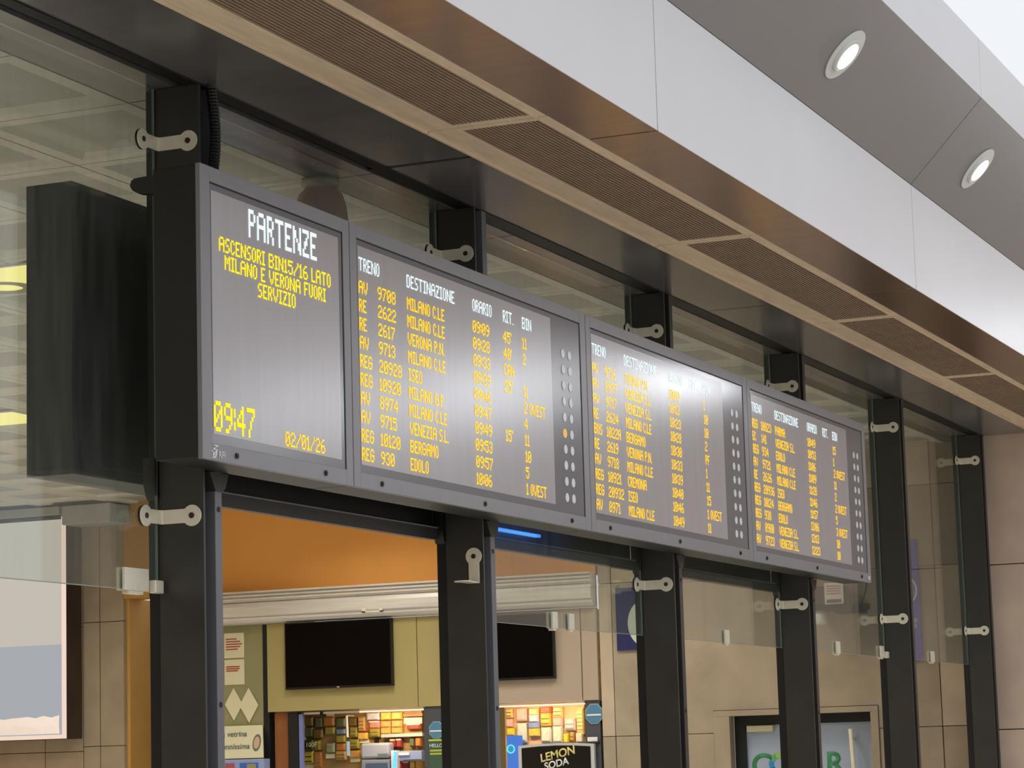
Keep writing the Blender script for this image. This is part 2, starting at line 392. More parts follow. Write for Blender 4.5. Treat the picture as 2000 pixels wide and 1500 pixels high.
led_text('SERVIZIO', .432, 3.515, 'ledyellow', p1, .304, .0565)
led_text('09:47', .084, 3.021, 'ledyellow', p1, .308, .113, 2, name='clock')
led_text('02/01/26', .633, 2.964, 'ledorange', p1, .333, .058, name='date')
screws(t1, (.248, .966))
# company emblem: two slanted strokes with bars, and letters
lg = MB()
for pts in ([(.070, 2.814), (.082, 2.814), (.092, 2.851), (.080, 2.851)], [(.087, 2.817), (.099, 2.817), (.106, 2.840), (.094, 2.840)],
            [(.080, 2.846), (.111, 2.851), (.113, 2.856), (.082, 2.856)], [(.062, 2.829), (.084, 2.831), (.085, 2.836), (.064, 2.834)], [(.086, 2.812), (.070, 2.812), (.068, 2.807), (.092, 2.807), (.098, 2.817), (.090, 2.818)]):
    lg.prism([(x, -.001, z) for x, z in pts], (0, .0006, 0))
lg.build('emblem', 'white', f1)
text('lettering', 'RFI', 'white', f1, (.114, -.0012, 2.810), (1, 0, .0), (0, 0, 1), .026, .0006, .03)
ROWS = {
 2: [('AV','9708','MILANO C.LE','09:09',"45'",'11'),('RE','2622','MILANO C.LE','09:28',"40'",'2'),('RE','2617','VERONA P.N.','09:33','CAN',''),('AV','9713','MILANO C.LE','09:39',"25'",'11'),
     ('REG','20928','ISEO','09:46','','2 OVEST'),('REG','10920','MILANO G.P.','09:47','','4'),('AV','8974','MILANO C.LE','09:49',"15'",'11'),('AV','9715','VENEZIA S.L.','09:53','','10'),
     ('REG','10120','BERGAMO','09:57','','5'),('REG','930','EDOLO','10:06','','1 OVEST')],
 3: [('AV','9716','TORINO P.N.','10:09','','1'),('AV','8977','VENEZIA S.L.','10:13','','10'),('AV','9717','VENEZIA S.L.','10:23','','10'),('RE','2624','MILANO C.LE','10:28','','2'),
     ('BUS','1022A','BERGAMO','10:30','','PF'),('RE','2619','VERONA P.N.','10:33','','1'),('AV','9718','MILANO C.LE','10:39','','11'),('REG','10921','CREMONA','10:40','','15'),
     ('REG','20932','ISEO','10:46','','1 OVEST'),('AV','8971','MILANO C.LE','10:49','','11')],
 4: [('REG','10823','PARMA','10:49','','15'),('EC','141','VENEZIA S.L.','10:53','','1'),('REG','934','EDOLO','11:06','','2 OVEST'),('AV','9721','MILANO C.LE','11:09','','11'),
     ('RE','2626','MILANO C.LE','11:28','','2'),('REG','20936','ISEO','11:46','','2 OVEST'),('REG','10124','BERGAMO','11:57','','5'),('REG','938','EDOLO','12:06','','3 OVEST'),
     ('AV','8980','VENEZIA S.L.','12:13','','10'),('AV','9723','VENEZIA S.L.','12:23','','10')]}
LAB = {2: 'departure board module listing 09:09 to 10:06 trains with one amber lamp lit', 3: 'departure board module listing 10:09 to 10:49 trains, first row TORINO P.N.',
       4: 'departure board module listing 10:49 to 12:23 trains, bearing a small white sticker'}
lens_on = None
lens = MB().cyl((0, 0, 0), (0, -1, 0), .0225, .003, 24).mesh('lamp_lens', M['lampoff'])
lens_on = MB().cyl((0, 0, 0), (0, -1, 0), .0225, .003, 24).mesh('lamp_lens_lit', M['ledlamp'])
for k, x0, x1 in ((2, 1.219, 3.847), (3, 3.853, 6.466), (4, 6.472, 9.082)):
    t, p, f = board(x0, x1, .062, .074, (x0+.072, x1-.462, 2.895, 3.81), LAB[k])
    o = x0-1.219
    for s, x in (('TRENO', 1.297), ('DESTINAZIONE', 1.757), ('ORARIO', 2.449), ('RIT.', 2.798), ('BIN', 3.026)):
        led_text(s, x+o, 3.763, 'ledwhite', p, height=.057, name='column_heading', width=None if s != 'DESTINAZIONE' else .494)
    for r, row in enumerate(ROWS[k]):
        z = 3.664-r*.0774
        for s, x in zip(row, (1.294, 1.471, 1.756, 2.446, 2.795, 3.022)):
            if s: led_text(s, x+o, z, 'ledorange', p, name='departure_text')
        for x in (3.537, 3.624):
            part('lamp_lens', lens_on if (k == 2 and r == 5 and x < 3.6) else lens, (x+o, .0035, 3.654-r*.0793), p)
    screws(t, (x0+.254, x0+1.313, x0+2.366))
    if k == 4: MB().box(9.01, 9.045, -.002, .001, 2.818, 2.842).build('sticker', 'white', f)
# lug on the rear of the first module
lug = MB(); pr = [(.0, .195, 3.802), (.0, .27, 3.812), (.0, .292, 3.825), (.0, .302, 3.842), (.0, .296, 3.862), (.0, .282, 3.870), (.0, .195, 3.874)]
lug.prism(pr, (.05, 0, 0)).build('lifting_lug', 'casing', t1, .004)
# board mounted behind the glass, seen from the back
tb = thing('departure_board', (2, .8, 2.80), 'plain dark back and side of the board hung behind the glass', 'departure board')
MB().box(.225, 4.1, .70, .91, 2.81, 3.955).build('casing', 'casing', tb, .004)
MB().box(.27, 4.05, .685, .70, 2.85, 3.92).build('back_plate', 'black', tb)
MB().box(3.0, 3.1, .46, .70, 3.30, 3.36).build('mounting_arm', 'black', tb)

# ================================================================== COLUMNS
CX = [.355, 2.962, 5.626, 8.263, 10.86, 13.56]
CLAB = ['black steel column carrying a corrugated conduit, by the PARTENZE module', 'black steel column whose lower bracket hangs turned down, its leg free of glass',
        'black steel column beside the navy sign with pale disc', 'black steel column in front of the green lettered door',
        'black steel column just past the end of the departure boards', 'black steel column standing against the stone end wall']
hole = MB().cyl((0, 0, 0), (0, -1, 0), .011, .002, 12).mesh('bolt_hole', M['black'])
for k, x in enumerate(CX):
    t = thing('steel_column', (x+.07, .32, 0), CLAB[k], 'column', 'steel columns under the soffit')
    MB().box(x, x+.014, .205, .398, 0, ZS-.002).build('side_flange', 'steel', t, .002)
    MB().box(x+.014, x+.088, .33, .398, 0, ZS-.002).build('web', 'black', t)
    fl = MB().box(x+.088, x+.140, .205, .398, 0, ZS-.002).build('face_flange', 'stripgrey' if k < 2 else 'steel', t, .002)
    MB().box(x+.012, x+.13, .402, .45, 0, ZS-.002).build('rear_angle', 'black', t)
    if k < 4:
        for z in (2.66, 1.92, 1.2): part('bolt_hole', hole, (x+.113, .205, z), t)
        MB().prism([(x+.045, .202, 2.80), (x+.19, .202, 2.80), (x+.165, .202, 2.745), (x+.140, .202, 2.728), (x+.088, .202, 2.728)], (0, .05, 0)).build('gusset', 'steel', t)
        MB().prism([(x, .40, 2.86), (x-.03, .40, 2.86), (x-.03, .40, 2.76), (x-.015, .40, 2.72), (x, .40, 2.70)], (0, .05, 0)).build('gusset', 'black', t)
for k in range(3):
    a, b = CX[k]+.145, CX[k+1]-.034
    t = thing('cross_rail', ((a+b)/2, .45, 2.72), ['black cross rail over the orange wall, below the board', 'black cross rail over the glass pane left of the 10:09 module', 'black cross rail above the frosted door side glass', 'black cross rail nearest the far end of the boards'][k], 'rail', 'cross rails between the columns')
    MB().box(a, b, .425, .46, 2.718, 2.772).build('lower_bar', 'steel', t)
    MB().box(a, b, .418, .46, 2.772, 2.777).build('bright_edge', 'frontgrey', t)
    MB().box(a, b, .452, .48, 2.777, 2.86).build('upper_bar', 'black', t)
t = thing('light_tube', (3.8, .25, 2.84), 'short blue light tube tucked behind the board above the cross rail', 'light tube')
MB().tube([(3.15, .235, 2.85), (4.55, .235, 2.85)], .009, 12).build('tube', emat('blue_tube', (70, 140, 255), 9.), t, smooth=True)
MB().box(3.15, 3.18, .2, .245, 2.838, 2.862).build('holder', 'black', t); MB().box(4.52, 4.55, .2, .245, 2.838, 2.862).build('holder', 'black', t)
# conduit
pts = []
for i in range(60):
    u = i/59; pts.append((.355+.058-.03*u + .012*math.sin(u*3), .185 - .02*math.sin(u*2.6), 4.30-.395*u))
tag(MB().tube(pts, lambda i: .019 if i % 2 else .023).build('cable_conduit', 'cable'), 'black corrugated conduit running down the first column to the boards', 'conduit')

# ================================================================== GLASS, BRACKETS, CLAMPS
GY0, GY1 = .399, .409
ZG = 2.352
panes = [(-2.2, .340, ZG, 'tall glass pane hanging beside the dark board back, streaked and spotted', 0), (.50, 2.945, 3.30, 'clear glass pane above the boards between first and second columns', 0), (3.11, 5.61, ZG, 'glass pane hanging in front of the silver roller shutter end', 0),
         (5.775, 8.247, ZG, 'glass pane hanging over the stone wall beside the frosted door', 0), (8.41, 10.845, ZG, 'glass pane hanging by the wall camera, under the last board module', 0), (11.01, 13.545, ZG, 'glass pane hanging in front of the tall blue sign', 0)]
for a, b, z, lab, _ in panes:
    t = thing('glass_screen', ((a+b)/2, .404, z), lab, 'glass screen', 'frameless glass screens between the columns')
    MB().box(a, b, GY0, GY1, z, ZS-.004).build('sheet', 'glass', t)
    MB().box(b, b+.0025, GY0, GY1, z, ZS-.004).box(a, b, GY0, GY1, z-.0025, z).build('polished_edge', 'glassedge', t)
def capsule(c, e1, e2, L, r, wdt, n=18):         # disc of radius r at c with an arm of half-width wdt running L along e1
    c = Vector(c); e1 = Vector(e1); e2 = Vector(e2); a0 = math.asin(wdt/r); out = []
    for i in range(n+1):
        a = a0 + (2*math.pi-2*a0)*i/n; out.append(c + e1*math.cos(a)*r + e2*math.sin(a)*r)
    out += [c + e1*L - e2*wdt, c + e1*L + e2*wdt]; return out
def bracket(k, z, label, turned=False):
    x = CX[k]; t = thing('glass_bracket', (x, .26, z-.04), label, 'bracket', 'stainless glass brackets')
    th = .006; c = Vector((x-th-.001, .253, z)); r = .041; wd = .027
    if not turned:
        MB().prism(capsule(c, (0, 1, 0), (0, 0, 1), .125, r, wd), (th, 0, 0)).build('column_leg', 'steelbright', t, .0015)
        seg = []
        for i in range(7):
            a = math.pi/2*i/6; seg.append((x-.001-.022+.022*math.cos(a), .378+.012*math.sin(a)))
        bd = MB()
        for (xa, ya), (xb, yb) in zip(seg, seg[1:]):
            d = Vector((xb-xa, yb-ya, 0)); nn = Vector((-d.y, d.x, 0)).normalized()*th
            bd.prism([(xa, ya, z-wd), (xb, yb, z-wd), (xb, yb, z+wd), (xa, ya, z+wd)], -nn if nn.y > 0 else nn)
        bd.build('bend', 'steelbright', t)
        c2 = Vector((x-.115, .384, z))
        MB().prism(capsule(c2, (1, 0, 0), (0, 0, 1), .093, r, wd), (0, th, 0)).build('glass_leg', 'steelbright', t, .0015)
        MB().cyl((c2.x, .390, z), (0, 1, 0), r*.98, .009, 24).build('rubber_pad', 'black', t)
        MB().cyl((c2.x, .384, z), (0, -1, 0), .011, .003, 16).build('screw', 'screw', t)
    else:
        MB().prism(capsule(c, (0, 0, -1), (0, 1, 0), .125, r, wd), (th, 0, 0)).build('column_leg', 'steelbright', t, .0015)
        MB().prism(capsule((x-.135, .253, z-.128), (1, 0, 0), (0, 1, 0), .133, r, wd), (0, 0, th)).build('glass_leg', 'steelbright', t, .0015)
    MB().cyl((x-th-.001, .253, z), (-1, 0, 0), .0115, .003, 16).build('screw', 'screw', t)
HI = ['upper bracket beside the corrugated conduit', 'upper bracket above the 09:09 board module', 'upper bracket above the 10:09 departures module', 'upper bracket above the joint of the last two modules', 'upper bracket just past the end of the last board', 'upper bracket nearest the stone end wall']
LO = ['lower bracket on the dark column under the PARTENZE module', 'lower bracket turned down with its leg free of any glass', 'lower bracket beside the navy sign', 'lower bracket left of the wall camera', 'lower bracket beside the tall blue sign', 'lower bracket nearest the stone end wall']
for k in range(6):
    bracket(k, 4.085, 'stainless ' + HI[k]); bracket(k, 2.632, 'stainless ' + LO[k], k == 1)
def clamp(x, w_, z0, label, big=False):
    t = thing('glass_clamp', (x, .40, z0), label, 'clamp', 'glass clamps along the lower pane edges')
    MB().box(x, x+w_, .385, .398, z0, z0+.085).build('plate', 'steelbright', t, .002)
    MB().box(x, x+w_, .410, .423, z0, z0+.085).build('plate', 'steelbright', t, .002)
    MB().box(x+w_*.2, x+w_*.8, .390, .418, z0-.012, z0).build('foot', 'steelbright', t)
    if big: MB().box(x+w_+.02, x+w_+.08, .368, .3975, z0-.004, z0+.045).build('hinge', 'steelbright', t, .004)
clamp(.085, .17, 2.345, 'wide stainless clamp at the corner of the pane by the dark board back', True)
clamp(4.24, .07, 2.345, 'stainless clamp on the pane in front of the wall television')
clamp(4.47, .07, 2.345, 'stainless clamp on the pane beside the rose cream panel')
clamp(7.04, .08, 2.345, 'stainless clamp on the pane over the stone above the door')
clamp(9.50, .09, 2.345, 'stainless clamp on the pane under the wall camera')
clamp(10.68, .09, 2.345, 'stainless clamp at the pane corner near the tall blue sign', True)
clamp(12.22, .10, 2.345, 'stainless clamp on the pane against the stone end wall')

# ================================================================== AIR GRILLES
gx = [-4.18, -1.353, 1.474, 4.284, 7.13, 9.95, 12.76]
names = ['', 'grille over the PARTENZE module', 'grille over the module with the lit amber lamp', 'grille over the module starting with TORINO', 'grille over the sticker bearing module', 'grille past the boards, second from the end wall', 'short grille touching the stone end wall']
gx.append(13.70)
for i in range(1, 7):
    a, b = gx[i]+.005, gx[i+1]-.005; z0 = ZS-.012
    t = thing('air_grille', ((a+b)/2, -.5, z0), 'beige framed slatted air ' + names[i], 'air grille', 'air grilles along the soffit')
    fr = MB().box(a, b, -.382, -.252, z0, ZS+.02).box(a, b, -.788, -.738, z0, ZS+.02).box(a, a+.045, -.738, -.382, z0, ZS+.02).box(b-.045, b, -.738, -.382, z0, ZS+.02)
    fr.build('frame', 'beige', t, .003)
    MB().box(a, b, -.252, -.238, z0-.008, ZS+.0).build('lip', 'beige', t); MB().box(a, b, -.752, -.745, z0-.006, z0).build('lip', 'beige', t)
    sl = MB(); n = 19
    for j in range(n):
        y = -.738+.356*(j+.5)/n; sl.box(a+.045, b-.045, y-.0045, y+.0045, z0+.002, ZS+.018)
    stuff(sl.build('slats', 'slat', t))
    MB().box(a, b, -.78, -.26, ZS+.018, ZS+.028).build('backing', 'slotdark', t)

# ================================================================== LIGHTS IN VIEW AND ADDED UNSEEN LAMPS
NRM = Vector((0, -.461, -.440)).normalized(); NRM = Vector((0, -(5.388-4.927), -.44)).normalized()
UP = Vector((0, -.44, .461)).normalized()
for x, lab in ((4.194, 'round white downlight in the sloping panel next to its seam, over the middle'), (7.114, 'round white downlight in the sloping panel farther along, past the seam')):
    c = Vector((x, -1.32, 5.1575)); t = thing('downlight', c, lab, 'downlight', 'downlights in the sloping panels')
    n = NRM
    MB().ring(c+n*.001, n, .095, .146, .008, 40).build('rim', 'white', t, .002)
    MB().ring(c+n*.003, n, .076, .094, .022, 40).build('gimbal', 'white', t)
    MB().cyl(c+n*.004, n, .074, .006, 36).build('lens', 'down', t)
    MB().cyl(c-UP*.09+n*.02, n, .008, .008, 10).build('catch', 'steelbright', t)
for i, (x, y, a, b) in enumerate(lightspots):
    t = thing('ceiling_light', (x, y, ZS-.03), ['square warm ceiling light close to the top of the dark board back', 'square warm ceiling light farther back in the tiled ceiling', 'square warm ceiling light added out of view to brighten the interior'][min(i, 2)], 'ceiling light', 'warm lights in the tiled ceiling')
    MB().box(x, x+.6, y, y+.6, ZS-.012, ZS+.0).build('housing', 'white', t); MB().box(x+.02, x+.58, y+.02, y+.58, ZS-.016, ZS-.012).build('diffuser', 'ceil_light', t)
    if i > 1:
        la = bpy.data.lights.new('lamp', 'AREA'); la.energy = FILL_W; la.size = .56; la.color = (1, .96, .87); la.spread = math.radians(140); lo = bpy.data.objects.new('lamp_glow', la); COL.objects.link(lo)
        lo.location = (x+.3, y+.3, ZS-.02); attach(lo, t)
t = thing('ceiling_speaker', (3.47, 3.23, ZS-.03), 'round recessed ceiling fitting in a tile beside the warm light', 'ceiling fitting')
MB().ring((3.47, 3.23, ZS), (0, 0, -1), .10, .17, .02, 32).build('rim', 'lampbase', t); MB().cyl((3.47, 3.23, ZS), (0, 0, -1), .10, .008, 28).build('cone', 'tvframe', t)
t = thing('ceiling_lamp', (2.08, .57, ZS-.3), 'bell shaped amber ceiling lamp on a collar over the PARTENZE module', 'lamp')
c = (2.08, .575, ZS)
MB().lathe([(.0, 0), (.085, 0), (.09, -.02), (.085, -.03), (.075, -.045), (.0, -.045)], c).build('collar', 'lampbase', t, smooth=True)
MB().lathe([(.07, -.045), (.10, -.07), (.118, -.13), (.125, -.2), (.125, -.30), (.118, -.305), (.0, -.30)], c, 36).build('shade', 'lamp', t, smooth=True)
# floodlights on the end wall of the hall (they shine on the boards)
for y, lab in ((-2.76, 'closest to the soffit'), (-4.9, 'middle of three'), (-6.9, 'outermost of three')):
    t = thing('floodlight', (13.6, y, 4.85), 'rectangular floodlight on the stone end wall, ' + lab, 'floodlight', 'floodlights on the hall end wall')
    MB().box(13.56, 13.72, y-.33, y+.33, 4.84, 5.28).build('housing', 'casing', t, .01); MB().box(13.55, 13.56, y-.29, y+.29, 4.88, 5.24).build('lens', 'flood', t)

# ================================================================== SHOP FRONT
def panel(name, X, d, y0, y1, z0, z1, m, label, cat, group=None, bevel=.002):
    return tag(MB().box(X, X+d, y0, y1, z0, z1).build(name, m, None, bevel), label, cat, group)
# roller shutter
t = thing('roller_shutter', (13.9, 5.9, 3.03), 'silver roller shutter housing across the shop front below the orange wall', 'roller shutter')
MB().box(13.90, 14.0, 3.95, 8.0, 3.25, 3.352).box(13.86, 13.9, 3.95, 8.0, 3.335, 3.352).box(13.875, 13.9, 3.95, 8.0, 3.30, 3.318).box(13.875, 13.9, 3.95, 8.0, 3.268, 3.285).build('guide_rail', 'shutter', t, .003)
prof = [(13.99, 3.25), (13.92, 3.25), (13.885, 3.235), (13.87, 3.20), (13.868, 3.15), (13.875, 3.115), (13.89, 3.10), (13.90, 3.075), (13.93, 3.05), (13.99, 3.04)]
MB().prism([(x, 3.95, z) for x, z in prof], (0, 4.05, 0)).build('curtain_roll', 'shutter', t)
MB().box(13.99, 14.04, 3.955, 8.0, 3.035, 3.34).build('back_plate', 'greypanel', t)
MB().box(13.885, 13.90, 3.95, 8.0, 3.098, 3.104).build('bottom_bar', 'frontgrey', t)
MB().box(13.87, 13.895, 6.08, 6.30, 3.085, 3.10).box(13.87, 13.895, 6.26, 6.30, 3.085, 3.125).box(13.87, 13.895, 6.08, 6.11, 3.085, 3.12).build('lock', 'steelbright', t, .002)
# cream panels, two with the lamps' yellow cast in their colour
panel('fascia_board', 14.0, .05, 5.79, 7.40, 2.18, 3.03, 'cream', 'wide cream board carrying the larger visible television', 'wall panel', 'boards over the shop counter')
panel('fascia_board', 14.0, .05, 5.00, 5.783, 2.178, 3.03, 'cream', 'cream board right of the seam, behind the second column', 'wall panel', 'boards over the shop counter')
panel('fascia_board', 14.0, .05, 4.117, 4.99, 2.18, 3.03, 'creamr', 'rose cream board carrying the partly hidden television', 'wall panel', 'boards over the shop counter')
panel('fascia_board', 14.0, .05, 3.955, 4.108, 2.18, 3.03, 'creamr', 'narrow rose cream board next to the stone pier', 'wall panel', 'boards over the shop counter')
def tv(y0, y1, z0, z1, label):
    t = thing('television', (13.95, (y0+y1)/2, z0), label, 'television', 'wall televisions over the shop')
    MB().box(13.945, 13.998, y0, y1, z0, z1).build('body', 'tvframe', t, .003)
    MB().box(13.942, 13.946, y0+.012, y1-.012, z0+.022, z1-.012).build('screen', 'tv', t)
    MB().box(13.940, 13.946, (y0+y1)/2-.012, (y0+y1)/2+.012, z0+.006, z0+.013).build('badge', 'steelbright', t)
tv(6.03, 7.175, 2.385, 3.028, 'black wall television on the wide cream board')
tv(4.365, 5.51, 2.39, 3.0, 'black wall television half hidden by the second column')
panel('shop_post', 14.04, .12, 7.405, 7.47, 1.0, 3.03, 'black', 'black upright edge between the olive wall and the cream board', 'post')
panel('wooden_post', 14.06, .08, 7.20, 7.36, .0, 2.17, 'wood', 'orange wooden post below the cream board', 'post')
panel('shop_post', 14.03, .08, 7.09, 7.20, .0, 2.17, 'black', 'black upright at the display case end beside the wooden post', 'post')
panel('shop_post', 14.02, .10, 5.40, 5.742, .0, 2.172, 'darkpost', 'slate grey post with an octagonal blue sign and a green card', 'post')
panel('shop_post', 14.02, .10, 3.955, 4.10, .0, 2.172, 'darkpost', 'slate grey post next to the stone pier with an octagonal blue sign', 'post')
t = thing('metal_upright', (14.06, 7.04, 0), 'thin lavender metal upright at the display case edge', 'upright')
MB().box(14.04, 14.07, 7.045, 7.085, 0, 2.15).build('upright', mat('lavender_metal', (120, 128, 190), .4), t)
def octagon(yc, zc, r, label):
    t = thing('octagonal_sign', (14.0, yc, zc-r), label, 'sign', 'octagonal blue signs')
    def oc(rr, X, d, nm, m):
        MB().prism([(X, yc+rr*math.cos(math.pi/8+math.pi/4*i)*.93, zc+rr*math.sin(math.pi/8+math.pi/4*i)) for i in range(8)], (d, 0, 0)).build(nm, m, t)
    oc(r, 14.012, .006, 'border', mat('pale_blue', (150, 176, 190), .5)); oc(r*.9, 14.008, .005, 'face', mat('sign_blue', (84, 134, 168), .5))
    MB().box(14.004, 14.009, yc-r*.7, yc+r*.7, zc-r*.18, zc-r*.02).build('bar', 'white', t)
octagon(5.61, 1.955, .088, 'octagonal blue sign with a pale bar above the green card')
octagon(4.01, 2.055, .10, 'octagonal blue sign with a pale bar next to the stone pier')
t = thing('green_card', (14.0, 5.62, 1.4), 'dark green card with yellow edge and white HELLO lettering below octagonal sign', 'card')
MB().box(14.012, 14.018, 5.53, 5.69, 1.35, 1.865).build('sheet', mat('card_green', (64, 92, 74), .5), t)
MB().box(14.009, 14.013, 5.53, 5.69, 1.853, 1.868).box(14.009, 14.013, 5.525, 5.54, 1.60, 1.868).build('yellow_edge', mat('card_yellow', (210, 214, 60), .5), t)
text('lettering', 'HELLO', 'white', t, (14.009, 5.685, 1.795), (0, -1, 0), (0, 0, 1), .032, .002, .01)
for z in (1.755, 1.725): MB().box(14.009, 14.013, 5.56, 5.68, z, z+.018).build('printed_line', mat('card_lime', (180, 190, 70), .5), t)
# warm strip lights under the boards
for y0, y1, lab in ((5.745, 6.44, 'warm glowing strip light under the wide cream board'), (4.12, 5.02, 'warm glowing strip light under the rose cream board')):
    t = thing('strip_light', (14.1, (y0+y1)/2, 2.14), lab, 'strip light', 'strip lights over the shop display')
    MB().box(14.06, 14.10, y0, y1, 2.155, 2.178).build('channel', 'shutter', t); MB().box(14.055, 14.095, y0+.005, y1-.005, 2.148, 2.155).build('tube', 'warmstrip', t)
    la = bpy.data.lights.new('lamp', 'AREA'); la.shape = 'RECTANGLE'; la.size = .03; la.size_y = y1-y0; la.energy = 7; la.color = (1, .72, .42); lo = bpy.data.objects.new('lamp_glow', la); COL.objects.link(lo)
    lo.location = (14.115, (y0+y1)/2, 2.16); lo.rotation_euler = (0, math.radians(-35), 0); attach(lo, t)
t = thing('curtain_rail', (14.1, 6.75, 2.14), 'pale metal rail under the wide cream board at its darker end', 'rail')
MB().box(14.08, 14.11, 6.45, 7.05, 2.145, 2.165).build('bar', 'shutter', t); MB().box(14.07, 14.12, 6.84, 6.87, 2.13, 2.17).build('bracket', 'black', t)
# notices and rhombus cards on the olive wall
def notice(z0, z1, lines, label):
    t = thing('notice', (14.04, 7.75, z0), label, 'notice', 'notices on the olive wall')
    MB().box(14.044, 14.05, 7.68, 7.90, z0, z1).build('sheet', 'paper', t)
    r = MB()
    for z, e in lines: r.box(14.041, 14.045, 7.70+e, 7.88, z, z+.011)
    r.build('printed_lines', 'redink', t)
notice(2.72, 2.965, [(2.90, .06), (2.875, .02), (2.85, .0), (2.825, .02), (2.80, .05)], 'paper notice with red lines, upper of two on the olive wall')
notice(2.46, 2.705, [(2.63, .03), (2.61, .03), (2.59, .05)], 'paper notice with red lines, lower of two on the olive wall')
for i, (y, z, r) in enumerate(((7.63, 2.255, .17), (7.80, 2.27, .16))):
    tag(MB().prism([(14.036+.004*i, y, z+r), (14.036+.004*i, y-r*.62, z), (14.036+.004*i, y, z-r), (14.036+.004*i, y+r*.62, z)], (.004, 0, 0)).build('rhombus_card', 'paper'), ['cream rhombus card overlapping another on the olive wall', 'cream rhombus card tucked behind another on the olive wall'][i], 'card', 'rhombus cards')
t = thing('lettered_sign', (13.9, 7.6, 1.74), 'cream leaning sign with grey lettering and an oval emblem over the vending case', 'sign')
MB().prism([(13.93, 7.42, 1.745), (13.93, 7.90, 1.745), (14.02, 7.90, 2.06), (14.02, 7.475, 2.06)], (.012, 0, 0)).build('sheet', 'paper', t)
sl = Vector((.09, 0, .315)).normalized(); nn = Vector((-.315, 0, .09)).normalized()*.003
text('lettering', 'a vetrina', 'greyink', t, Vector((13.99, 7.63, 1.955))+nn, (0, -1, 0), sl, .055, .002, .006, 'RIGHT')
text('lettering', 'autunnissima', 'greyink', t, Vector((13.9557, 7.58, 1.835))+nn, (0, -1, 0), sl, .055, .002, .006, 'RIGHT')
ov = MB(); ov2 = MB(); cc = Vector((13.9714, 7.51, 1.89))+nn
ov.prism([cc+Vector((0, .045*math.cos(a), 0))+sl*.085*math.sin(a) for a in [math.pi*2*i/24 for i in range(24)]], nn*.5)
ov2.prism([cc+nn*.6+Vector((0, .032*math.cos(a), 0))+sl*.06*math.sin(a) for a in [math.pi*2*i/24 for i in range(24)]], nn*.4)
ov.build('oval_rim', 'greyink', t); ov2.build('oval_centre', mat('peach_print', (214, 170, 140), .6), t)
# vending case below the sign
t = thing('vending_case', (13.9, 7.62, 0), 'pale blue vending case with red and blue graphics under the leaning sign', 'vending case')
MB().box(13.90, 14.03, 7.40, 7.95, 0, 1.735).build('body', mat('vending_blue', (150, 166, 214), .4), t, .006)
MB().box(13.895, 13.901, 7.72, 7.82, 1.3, 1.70).build('red_panel', mat('vending_red', (170, 90, 98), .5), t)
MB().box(13.894, 13.90, 7.46, 7.66, 1.3, 1.70).build('window', mat('vending_window', (66, 110, 196), .25), t)
MB().box(13.891, 13.894, 7.48, 7.58, 1.64, 1.69).build('plaque', 'greenwall', t)

# ---- products: each a small solid pack placed on the display
pm = {}
def pmat(c):
    if c not in pm: pm[c] = mat('pack_%d' % len(pm), c, .4, noise=.12, scale=25)
    return pm[c]
def pack(x0, y0, x1, y1, c, X=14.45, d=.05, label='snack packet', cat='packet', grp='packets in the shop display', name='snack_packet', cap=None, lines=None):
    a = onX(x0, y0, X); b = onX(x1, y1, X); ya, yb = sorted((a.y, b.y)); za, zb = sorted((a.z, b.z))
    t = thing(name, (X, (ya+yb)/2, za), label, cat, grp)
    ym = (ya+yb)/2; m = MB(); w2 = (yb-ya)/2; h = zb-za
    prof = [(-1, 0), (-.96, .06), (-1, .14), (-1, .86), (-.96, .94), (-1, 1), (1, 1), (.96, .94), (1, .86), (1, .14), (.96, .06), (1, 0)]
    f = [(X-d*.15, ym+u*w2, za+v*h) for u, v in prof]; n = len(prof)
    ins = [(X-d*.5, ym+u*w2*.72, za+.12*h+v*h*.76) for u, v in prof]
    bk = [(X+d*.5, ym+u*w2, za+v*h) for u, v in prof]
    m.add(ins+f+bk, [tuple(range(n))] + [(i, (i+1) % n, n+(i+1) % n, n+i) for i in range(n)] + [(n+i, n+(i+1) % n, 2*n+(i+1) % n, 2*n+i) for i in range(n)] + [tuple(range(2*n, 3*n))])
    m.build('wrapper', pmat(c), t)
    if cap: MB().box(X-d*.6, X-d*.15, ya+.004, yb-.004, zb-.22*h, zb-.06*h).build('printed_band', pmat(cap), t)
    if lines:
        k = MB(); q = max(2, int(h/.045))
        for i in range(q): k.box(X-d*.56, X-d*.45, ya+w2*.3, yb-w2*.3, za+h*(.16+.7*i/q), za+h*(.16+.7*i/q)+.010)
        k.build('printed_lines', pmat(lines), t)
    return t
CN = {(120, 96, 50): 'olive brown', (150, 140, 60): 'mustard', (196, 180, 60): 'yellow', (150, 160, 130): 'sage', (176, 116, 60): 'orange brown', (96, 104, 80): 'dark olive', (190, 150, 90): 'tan', (216, 176, 80): 'golden',
      (206, 130, 120): 'coral', (196, 190, 200): 'lilac white', (150, 60, 56): 'dark red', (214, 170, 160): 'pink', (226, 200, 130): 'straw', (214, 90, 70): 'red', (190, 200, 190): 'pale mint', (120, 140, 190): 'blue', (210, 196, 60): 'lemon', (200, 150, 80): 'amber', (60, 70, 50): 'black green'}
